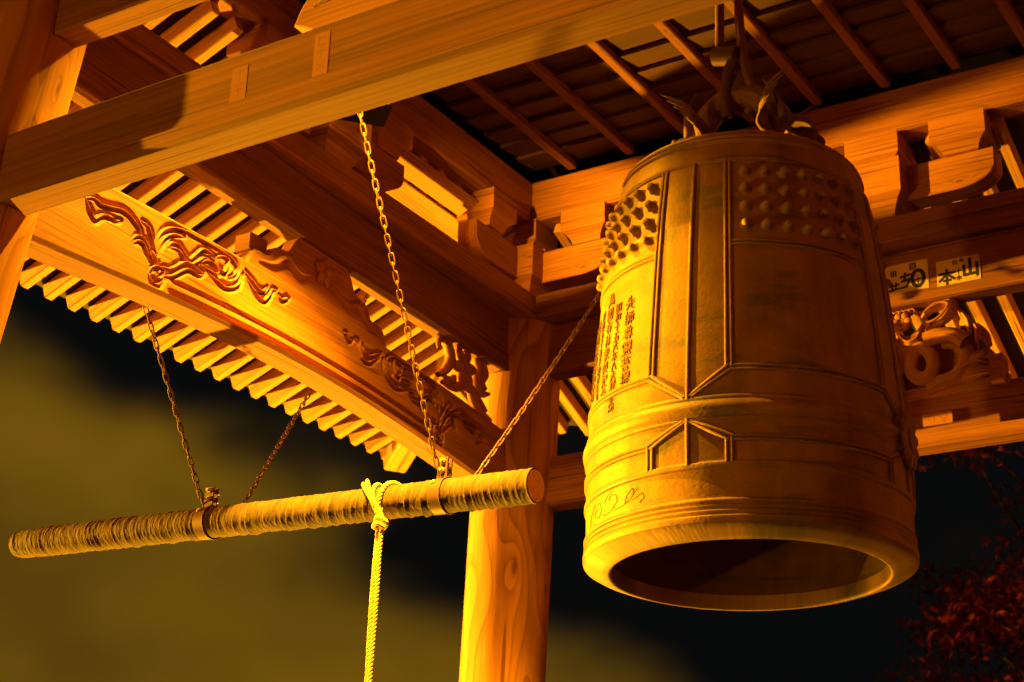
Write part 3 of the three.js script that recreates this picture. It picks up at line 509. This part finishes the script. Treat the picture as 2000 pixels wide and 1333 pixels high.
  for (const [az, top, step, word, size] of COLS) {
    const g = []; [...word].forEach((ch, k) => { const y0 = top - k * step, r = RH(y0), ka = size * 0.92 / r * 180 / Math.PI / 9; for (const s of K[ch].split(' ')) for (let q = 0; q + 3 < s.length; q += 2) g.push(strip(az - 4.7 + (+s[q] - 4.5) * ka + 4.7 * 0, y0 - +s[q + 1] * size / 9, az - 4.7 + (+s[q + 2] - 4.5) * ka, y0 - +s[q + 3] * size / 9, size * 0.085)); });
    part('inscription_column', merge(g), M.bronzeDark, bell);
  }
  // crown: an arched loop of two dragons, heads biting the shoulder, with manes
  const cr = [], cx = 0.17;
  const arch = []; for (let k = 0; k <= 14; k++) { const t = k / 14 * Math.PI; arch.push(V(-Math.cos(t) * cx, 1.40 + Math.sin(t) * 0.27, 0)); } cr.push(tube(arch, 0.052, 40, 12, false, (t) => 1.15 - 0.35 * Math.sin(Math.PI * t)));
  for (const s of [-1, 1]) {
    cr.push(new THREE.SphereGeometry(0.065, 16, 12).scale(1.15, 0.9, 0.8).translate(s * 0.19, 1.49, 0.0));
    for (const z of [-1, 1]) {
      cr.push(tube([V(s * 0.20, 1.49, z * 0.05), V(s * 0.255, 1.475, z * 0.05), V(s * 0.275, 1.445, z * 0.04), V(s * 0.265, 1.42, z * 0.03)], 0.017, 12, 7, false, (t) => 1.2 - 0.6 * t));
      cr.push(tube([V(s * 0.19, 1.46, z * 0.055), V(s * 0.215, 1.425, z * 0.06), V(s * 0.25, 1.41, z * 0.05), V(s * 0.28, 1.395, z * 0.03)], 0.013, 12, 7, false, (t) => 1.2 - 0.6 * t));
      cr.push(tube([V(s * 0.17, 1.53, z * 0.04), V(s * 0.16, 1.60, z * 0.075), V(s * 0.12, 1.66, z * 0.09)], 0.012, 10, 6, false, (t) => 1.3 - 1.1 * t));
      for (let k = 0; k < 6; k++) cr.push(tube([V(s * (0.14 - k * 0.01), 1.46 + k * 0.012, z * 0.045), V(s * (0.10 + k * 0.01), 1.50 + k * 0.022, z * (0.095 + 0.006 * k)), V(s * (0.12 + k * 0.022), 1.53 + k * 0.026, z * (0.12 + 0.004 * k))], 0.013, 8, 6, false, (t) => 1.3 - 1.15 * t));
      for (let k = 0; k < 4; k++) cr.push(tube([V(s * 0.15, 1.45, z * 0.05), V(s * (0.16 + 0.02 * k), 1.42, z * 0.09), V(s * (0.15 + 0.035 * k), 1.405 - 0.004 * k, z * 0.11)], 0.012, 8, 6, false, (t) => 1.2 - 0.8 * t));
      cr.push(new THREE.SphereGeometry(0.014, 8, 6).translate(s * 0.215, 1.515, z * 0.045));
    }
  }
  cr.push(tube([V(0, 1.67, 0), V(0.012, 1.74, 0), V(0, 1.79, 0)], 0.04, 12, 10, false, (t) => 1.2 - 0.9 * t));
  const c = part('dragon_crown', merge(cr), M.bronzeDark, bell); c.rotation.y = 0.08;
}

// iron hanger: a long link over the hanging beam and a thick shackle through the crown
{
  const g = thing('bell_hanger', 'dark iron hook and long link holding the bell crown', 'hook', null, V(0, 4.6, 0));
  part('long_link', tube([V(-0.052, 0.26, 0.03), V(-0.050, 0.45, 0.03), V(-0.05, 0.86, 0.03), V(-0.0, 0.90, 0.03), V(0.03, 0.86, 0.02), V(0.018, 0.45, 0.02), V(0.028, 0.24, 0.02), V(0.048, 0.12, 0.02), V(0.06, 0.06, 0.0), V(0.03, 0.02, -0.02), V(-0.02, 0.05, -0.03), V(-0.035, 0.2, -0.01)], 0.0165, 120, 12), M.chain, g);
  part('shackle', tube([V(-0.052, 0.27, 0.03), V(-0.045, 0.235, 0.035), V(-0.015, 0.225, 0.04), V(0.0, 0.19, 0.04), V(-0.015, 0.16, 0.04), V(-0.025, 0.1, 0.04), V(-0.028, 0.03, 0.04), V(-0.03, -0.02, 0.03)], 0.019, 50, 12), M.iron, g);
  part('shackle_pin', new THREE.CylinderGeometry(0.034, 0.034, 0.085, 18).rotateZ(1.3).translate(-0.028, 0.22, 0.035), M.iron, g);
}

// ------------------------------------------------------------------ striker log, its rope and chains
const LA = V(-3.27, 3.481, 0), LB = V(-0.775, 3.384, 0), LD = LB.clone().sub(LA), LL = LD.length();
const onLog = (x) => LA.clone().lerp(LB, (x - LA.x) / (LB.x - LA.x));
const logR = 0.056;
{
  const t = thing('bell_striker', 'long palm trunk striker log hung level beside the bell', 'striker log', null, LA.clone());
  const N = 900, Mm = 64, pos = [], uv = [], idx = [], rings = []; let x = 0.02; while (x < LL) { rings.push(x); x += 0.018 + 0.045 * rnd() * rnd() + 0.01 * rnd(); }
  const fibre = tex(1024, 256, (u, v) => { const a = pnoise(u * 220, v * 10, 220, 10, 5), b = fbm(u * 30, v * 6, 30, 6, 8, 4), c = pnoise(u * 400, v * 4, 400, 4, 12), n = clamp(0.45 * a + 0.45 * b + 0.3 * c - 0.1); return [s2(lerp(0.012, 0.125, n)), s2(lerp(0.004, 0.066, n)), s2(lerp(0.001, 0.009, n))]; }, true, [0.37, 1]);
  const fb = tex(1024, 256, (u, v) => { const a = pnoise(u * 220, v * 14, 220, 14, 5), c = pnoise(u * 400, v * 24, 400, 24, 12); const n = 0.5 * a + 0.5 * c; return [n, n, n]; }, false, [0.5, 1]);
  const mat = new THREE.MeshStandardMaterial({ map: fibre, bumpMap: fb, bumpScale: 0.003, roughness: 0.85 });
  for (let i = 0; i <= N; i++) for (let j = 0; j <= Mm; j++) {
    const s = i / N * LL, th = j / Mm * 2 * Math.PI, tilt = s + 0.012 * Math.sin(th * 1 + s * 2.1) + 0.012 * (fbm(s * 9, j / Mm * 5, 64, 5, 55, 3) - 0.5);
    let k = 0; while (k < rings.length && rings[k] < tilt) k++; const a = k ? rings[k - 1] : 0, b = rings[k] ?? LL + 0.02, f = clamp((tilt - a) / (b - a));
    const worn = smooth(1.1, 1.5, s) * smooth(-0.2, 0.5, Math.sin(th));                            // the upper side towards the bell is worn smoother
    let r = logR * (1 + ((0.03 + 0.085 * hash2(k, 7, 3) * (0.5 + pnoise(j / Mm * 6, k * 0.7, 6, 512, 88))) * Math.pow(1 - f, 1.6) - 0.025) * (1 - 0.6 * worn) + 0.03 * (fbm(s * 12, j / Mm * 6, 64, 6, 66, 4) - 0.5) + 0.008 * Math.sin(s * 3.1)) * (0.94 + 0.08 * smooth(0, 0.1, s) + 0.05 * s / LL);
    r *= 1 - 0.10 * Math.pow(1 - smooth(0, 0.03, s), 2);
    pos.push(s, r * Math.sin(th), r * Math.cos(th)); uv.push(s, j / Mm);
  }
  for (let i = 0; i < N; i++) for (let j = 0; j < Mm; j++) { const p = i * (Mm + 1) + j; idx.push(p, p + 1, p + Mm + 1, p + 1, p + Mm + 2, p + Mm + 1); }
  const log = part('log', geoFrom(pos, uv, idx), mat, t); basis(log, V(0, 0, 0), LD);
  const cut = tex(256, 256, (u, v) => { const r = Math.hypot(u - 0.5, v - 0.52), n = 0.5 + 0.5 * Math.sin(r * 130 + 4 * fbm(u * 4, v * 4, 4, 4, 3)), q = 0.7 + 0.5 * (fbm(u * 12, v * 12, 12, 12, 4) - 0.5) - 0.25 * n; return [s2(0.36 * q), s2(0.15 * q), s2(0.045 * q)]; }, true);
  const face = part('end_grain', new THREE.CircleGeometry(logR * 1.0, 40).rotateY(Math.PI / 2), new THREE.MeshStandardMaterial({ map: cut, roughness: 0.8 }), t); basis(face, LD.clone().multiplyScalar(1.0005), LD);
  const face2 = part('end_grain', new THREE.SphereGeometry(logR * 0.86, 32, 16).scale(0.25, 1, 1), mat, t); basis(face2, LD.clone().multiplyScalar(0.002), LD);
  for (const cx of [-2.235, -1.155]) {
    const o = onLog(cx).sub(LA), g = new THREE.Group(); g.name = 'clamp'; t.add(g); basis(g, o, LD);
    part('strap', new THREE.CylinderGeometry(logR + 0.007, logR + 0.007, 0.05, 40, 1, true).rotateZ(Math.PI / 2), M.iron, g).geometry;
    part('strap', new THREE.TorusGeometry(logR + 0.008, 0.003, 6, 40).rotateY(Math.PI / 2).translate(0.026, 0, 0), M.iron, g);
    for (const z of [-0.012, 0.012]) part('lug', box(0.042, 0.085, 0.007, 0.002).translate(0, logR + 0.040, z), M.iron, g);
    for (const h of [0.035, 0.068]) part('bolt', merge([new THREE.CylinderGeometry(0.010, 0.010, 0.05, 6).rotateX(Math.PI / 2).translate(0.004, logR + h, 0), new THREE.CylinderGeometry(0.006, 0.006, 0.07, 8).rotateX(Math.PI / 2).translate(0.004, logR + h, 0)]), M.bolt, g);
    part('bolt', new THREE.CylinderGeometry(0.009, 0.010, 0.012, 6).rotateX(1.0).translate(-0.012, 0.038, logR * 0.86), M.bolt, g);
  }
}
// chains: links built one by one
const linkGeo = (() => { const p = [], a = 0.0135, b = 0.0082; for (let k = 0; k < 12; k++) { const t = k / 12 * 2 * Math.PI; p.push(V(Math.cos(t) * b + Math.sign(Math.cos(t)) * 0.0 + (Math.cos(t) > 0 ? a : -a) * (Math.abs(Math.cos(t)) < 0.02 ? 0 : 1), Math.sin(t) * b, 0)); } return new THREE.TubeGeometry(new THREE.CatmullRomCurve3(p, true, 'catmullrom', 0.5), 16, 0.0030, 5, true); })();
function chain(A, B, sag, label, mat) {
  const t = thing('chain', label, 'chain', 'chains holding up the striker log', A.clone()), d = B.clone().sub(A), n = Math.round(d.length() / 0.033), f = (k) => d.clone().multiplyScalar(k).add(V(0, -sag * 4 * k * (1 - k), 0));
  for (let k = 0; k < n; k++) { const a = f(k / n), b = f((k + 1) / n), m = part('link', linkGeo, mat, t); basis(m, a.clone().add(b).multiplyScalar(0.5), b.clone().sub(a)); m.rotateX((k % 2) * Math.PI / 2 + 0.35 + rr(-0.2, 0.2)); }
  return t;
}
const up1 = onLog(-1.165).add(V(0, 0.075, 0.012)), up2 = onLog(-1.05).add(V(0, 0.045, -0.02)), up3 = onLog(-2.25).add(V(0, 0.06, 0.015)), up4 = onLog(-2.12).add(V(0, 0.03, -0.03));
chain(up1, V(-1.16, 5.2, 0.90), 0.0, 'rusty chain rising steeply from the inner clamp to the near beam', M.chain);
chain(up2, V(-0.93, 4.75, -0.98), 0.02, 'rusty chain slanting from the inner clamp behind the bell', M.chain);
chain(up3, V(-2.245, 4.9, 0.92), 0.0, 'dark chain rising from the outer clamp on the left to the eave', M.iron);
chain(up4, V(-2.27, 4.9, -1.02), 0.0, 'dark chain slanting right from the outer clamp under the far eave', M.iron);
// pull rope
{
  const t = thing('pull_rope', 'pale twisted rope looped round the striker log and hanging down', 'rope', null, V(0, 0, 0));
  const rm = new THREE.MeshStandardMaterial({ color: new THREE.Color(0.60, 0.44, 0.14), roughness: 0.9 });
  const twist = (pts, R = 0.0095, name = 'strand') => {
    const c = new THREE.CatmullRomCurve3(pts), L = c.getLength(), n = Math.ceil(L / 0.004), fr = c.computeFrenetFrames(n, false), g = [];
    for (let s = 0; s < 3; s++) { const p = []; for (let k = 0; k <= n; k++) { const q = c.getPointAt(k / n), a = k / n * L / 0.042 * 2 * Math.PI + s * 2.094; p.push(q.add(fr.normals[k].clone().multiplyScalar(Math.cos(a) * R * 0.52)).add(fr.binormals[k].clone().multiplyScalar(Math.sin(a) * R * 0.52))); } g.push(new THREE.TubeGeometry(new THREE.CatmullRomCurve3(p), n, R * 0.56, 5)); }
    return part(name, merge(g), rm, t);
  };
  const R = logR + 0.010;
  const loop = (x0, x1, a0, a1) => { const p = []; for (let k = 0; k <= 20; k++) { const a = lerp(a0, a1, k / 20), c = onLog(lerp(x0, x1, k / 20)); p.push(c.add(V(0, Math.sin(a) * R, Math.cos(a) * R))); } return p; };
  const knot = V(-1.378, 3.335, 0.045);
  twist([...loop(-1.40, -1.452, -0.8, 3.4)], 0.0085, 'loop'); twist([knot.clone().add(V(-0.005, 0.03, 0.0)), ...loop(-1.385, -1.335, -0.45, 3.6).slice(0)], 0.0095, 'loop');
  twist([V(-1.47, 3.475, 0.045), V(-1.43, 3.43, 0.068), V(-1.40, 3.385, 0.066), V(-1.378, 3.34, 0.05), V(-1.385, 3.30, 0.045)], 0.009, 'loop');
  twist([V(-1.462, 3.49, 0.035), V(-1.415, 3.43, 0.072), V(-1.39, 3.385, 0.072), V(-1.37, 3.335, 0.055)], 0.007, 'loop');
  twist([V(-1.368, 3.335, 0.05), V(-1.376, 3.25, 0.05), V(-1.380, 3.05, 0.048), V(-1.386, 2.7, 0.05), V(-1.384, 2.0, 0.05), V(-1.38, 1.3, 0.05)], 0.0085, 'strand');
  twist([V(-1.388, 3.335, 0.05), V(-1.394, 3.25, 0.046), V(-1.397, 3.05, 0.05), V(-1.400, 2.7, 0.045), V(-1.398, 2.0, 0.045), V(-1.40, 1.3, 0.05)], 0.0085, 'strand');
  part('knot', tube([V(-1.405, 3.32, 0.045), V(-1.38, 3.335, 0.07), V(-1.355, 3.318, 0.05), V(-1.38, 3.302, 0.035), V(-1.404, 3.305, 0.055), V(-1.38, 3.312, 0.072), V(-1.358, 3.300, 0.052)], 0.0085, 50, 8), rm, t);
}

// ------------------------------------------------------------------ paper name stickers pasted on the beams
function sticker(label, w, h, draw, A, dir, fade) {
  const c = document.createElement('canvas'); c.width = 256; c.height = Math.round(256 * h / w); const g = c.getContext('2d');
  g.fillStyle = fade?.paper ?? '#c9a878'; g.fillRect(0, 0, c.width, c.height); g.strokeStyle = fade?.ink ?? '#140c06'; g.fillStyle = g.strokeStyle; g.lineCap = 'round'; g.lineJoin = 'round'; draw(g, c.width, c.height);
  const t = new THREE.CanvasTexture(c); t.colorSpace = THREE.SRGBColorSpace;
  const m = new THREE.Mesh(new THREE.BoxGeometry(w, h, 0.0008), new THREE.MeshStandardMaterial({ map: t, roughness: 0.85 })); m.name = numbered('paper_sticker'); m.castShadow = m.receiveShadow = true; scene.add(m);
  basis(m, A, dir); return tag(m, label, 'paper sticker', null);
}
const stroke = (g, list, w) => { g.lineWidth = w; for (const s of list) { g.beginPath(); s.forEach(([x, y], k) => k ? g.lineTo(x, y) : g.moveTo(x, y)); g.stroke(); } };
const TZ = sideLine(1, 2, 4.605)[0].z + 0.0515, AX = V(1, 0, 0);
sticker('paper sticker with bold black characters pasted on the far tie beam, right of the other', 0.18, 0.11, (g, W, H) => {
  stroke(g, [[[60, 62], [60, 150]], [[18, 84], [106, 84]], [[60, 88], [18, 126]], [[60, 88], [104, 124]], [[42, 128], [80, 128]]], 17);
  stroke(g, [[[198, 22], [198, 112]], [[162, 58], [162, 116], [240, 112]], [[238, 52], [238, 128]]], 19);
  stroke(g, [[[130, 72], [130, 96]], [[116, 82], [146, 82]], [[130, 108], [130, 140]], [[116, 120], [146, 120]], [[128, 122], [118, 134]], [[132, 122], [144, 134]]], 8);
  stroke(g, [[[100, 14], [120, 14], [120, 36], [100, 36], [100, 14]], [[100, 25], [120, 25]], [[150, 4], [150, 30]], [[138, 14], [164, 14]], [[150, 16], [138, 28]], [[150, 16], [164, 28]]], 6);
}, V(0.252, 4.588, TZ), AX);
sticker('paper sticker with a ring shaped character on the far tie beam, partly behind the bell', 0.185, 0.13, (g, W, H) => {
  g.lineWidth = 22; g.beginPath(); g.ellipse(196, 108, 34, 48, 0, 0, 7); g.stroke(); stroke(g, [[[196, 108], [196, 156]], [[170, 118], [222, 112]]], 8);
  stroke(g, [[[96, 84], [150, 76]], [[122, 64], [116, 104]], [[100, 112], [146, 104], [128, 146], [98, 150]]], 14); stroke(g, [[[24, 130], [80, 126]], [[40, 112], [44, 158]], [[24, 156], [88, 150]], [[66, 112], [62, 150]]], 11);
  stroke(g, [[[40, 40], [68, 40], [68, 68], [40, 68], [40, 40]], [[40, 54], [68, 54]], [[54, 40], [54, 68]], [[150, 14], [184, 10]], [[152, 24], [186, 20], [184, 44], [152, 48], [152, 24]], [[152, 36], [186, 32]]], 7);
}, V(0.035, 4.603, TZ), AX);
const worn = { paper: '#9a6026', ink: '#8a5420' }, worn2 = { paper: '#a3672a', ink: '#8f5822' };
sticker('worn brown paper sticker near the left end of the near beam', 0.055, 0.105, (g, W, H) => stroke(g, [[[60, 80], [200, 70]], [[130, 40], [125, 220]], [[60, 260], [200, 250]], [[70, 330], [190, 330]], [[130, 280], [130, 440]]], 16), V(-0.69, 4.02, P[0].z + 0.0652), AX, worn);
sticker('worn pale paper sticker on the middle of the near beam above the first chain', 0.05, 0.13, (g, W, H) => stroke(g, [[[60, 80], [200, 90]], [[80, 60], [80, 200], [190, 190]], [[60, 300], [200, 290]], [[130, 240], [125, 420]], [[70, 480], [190, 560]], [[190, 470], [70, 580]]], 20), V(-0.41, 4.03, P[0].z + 0.0652), AX, worn2);
sticker('small faded paper sticker low on the far arched beam right of the bell', 0.12, 0.05, (g, W, H) => stroke(g, [[[30, 40], [70, 60]], [[100, 30], [100, 80]], [[150, 40], [200, 70]], [[210, 20], [180, 90]]], 12), V(0.125, 3.972, P[1].z + 0.045 + 0.0615), AX, worn2);

// ------------------------------------------------------------------ maple behind
{
  const lm = new THREE.MeshStandardMaterial({ color: new THREE.Color(0.42, 0.035, 0.018), roughness: 0.7, side: THREE.DoubleSide }), bark = new THREE.MeshStandardMaterial({ color: new THREE.Color(0.10, 0.06, 0.04), roughness: 0.95 });
  const sh = new THREE.Shape(); for (let k = 0; k < 7; k++) { const a = Math.PI * (0.5 + (k - 3) * 0.27), r = [0.55, 0.85, 0.95, 1, 0.95, 0.85, 0.55][k], b = a + Math.PI * 0.135; const p = [Math.cos(a) * r, Math.sin(a) * r], q = [Math.cos(b) * 0.33, Math.sin(b) * 0.33]; k ? sh.lineTo(...p) : sh.moveTo(...p); sh.lineTo(...q); } sh.lineTo(0, -0.15); sh.closePath();
  const leaf = new THREE.ShapeGeometry(sh, 1);
  const trees = [['dark red maple tree behind the right side of the bell', V(-0.75, 0, -8.7), 1.25, 7.4], ['second dark red maple low at the right edge of the picture', V(-0.6, 0, -7.9), 1.1, 5.4]];
  for (const [label, at, R, H] of trees) {
    const t = thing('maple_tree', label, 'tree', null, at), limbs = [tube([V(0, 0, 0), V(0.1, H * 0.25, 0.05), V(-0.05, H * 0.5, 0), V(0.1, H * 0.75, 0)], 0.15, 24, 8, false, (q) => 1.3 - q)], nodes = [];
    for (let k = 0; k < 26; k++) { const a = rr(0, 6.28), h0 = H * rr(0.35, 0.75), r = R * rr(0.7, 1.45), e = V(Math.cos(a) * r, h0 + rr(-0.3, 1.1), Math.sin(a) * r), m = V(Math.cos(a + 0.3) * r * 0.5, h0 + rr(0.1, 0.5), Math.sin(a + 0.3) * r * 0.5); limbs.push(tube([V(0, h0 - 0.3, 0), m, e], 0.03, 12, 5, false, (q) => 1.4 - 1.2 * q)); nodes.push(e, m, e.clone().add(V(rr(-0.4, 0.4), rr(-0.3, 0.3), rr(-0.4, 0.4)))); }
    part('trunk', merge(limbs), bark, t);
    const n = 14000, im = new THREE.InstancedMesh(leaf, lm, n), o = new THREE.Object3D(), c = new THREE.Color(); im.name = 'crown'; im.userData.kind = 'stuff'; im.castShadow = im.receiveShadow = true;
    for (let k = 0; k < n; k++) { const q = nodes[Math.floor(rnd() * nodes.length)], s = 0.38 * Math.pow(rnd(), 0.6); const a = rr(0, 6.28), b = rr(-1, 1), w = Math.sqrt(1 - b * b); o.position.set(q.x + s * w * Math.cos(a) * 1.3, q.y + s * b * 0.45, q.z + s * w * Math.sin(a) * 1.3); o.rotation.set(rr(-0.9, 0.9) - 1.3, rr(0, 6.28), rr(-0.6, 0.6)); o.scale.setScalar(rr(0.030, 0.062)); o.updateMatrix(); im.setMatrixAt(k, o.matrix); const v = rr(0.45, 1.25); im.setColorAt(k, c.setRGB(v, v * rr(0.7, 1.5), v)); }
    t.add(im);
  }
}
scene.traverse((o) => { if (o.isMesh) { o.castShadow = true; o.receiveShadow = true; } });
renderer.render(scene, camera);
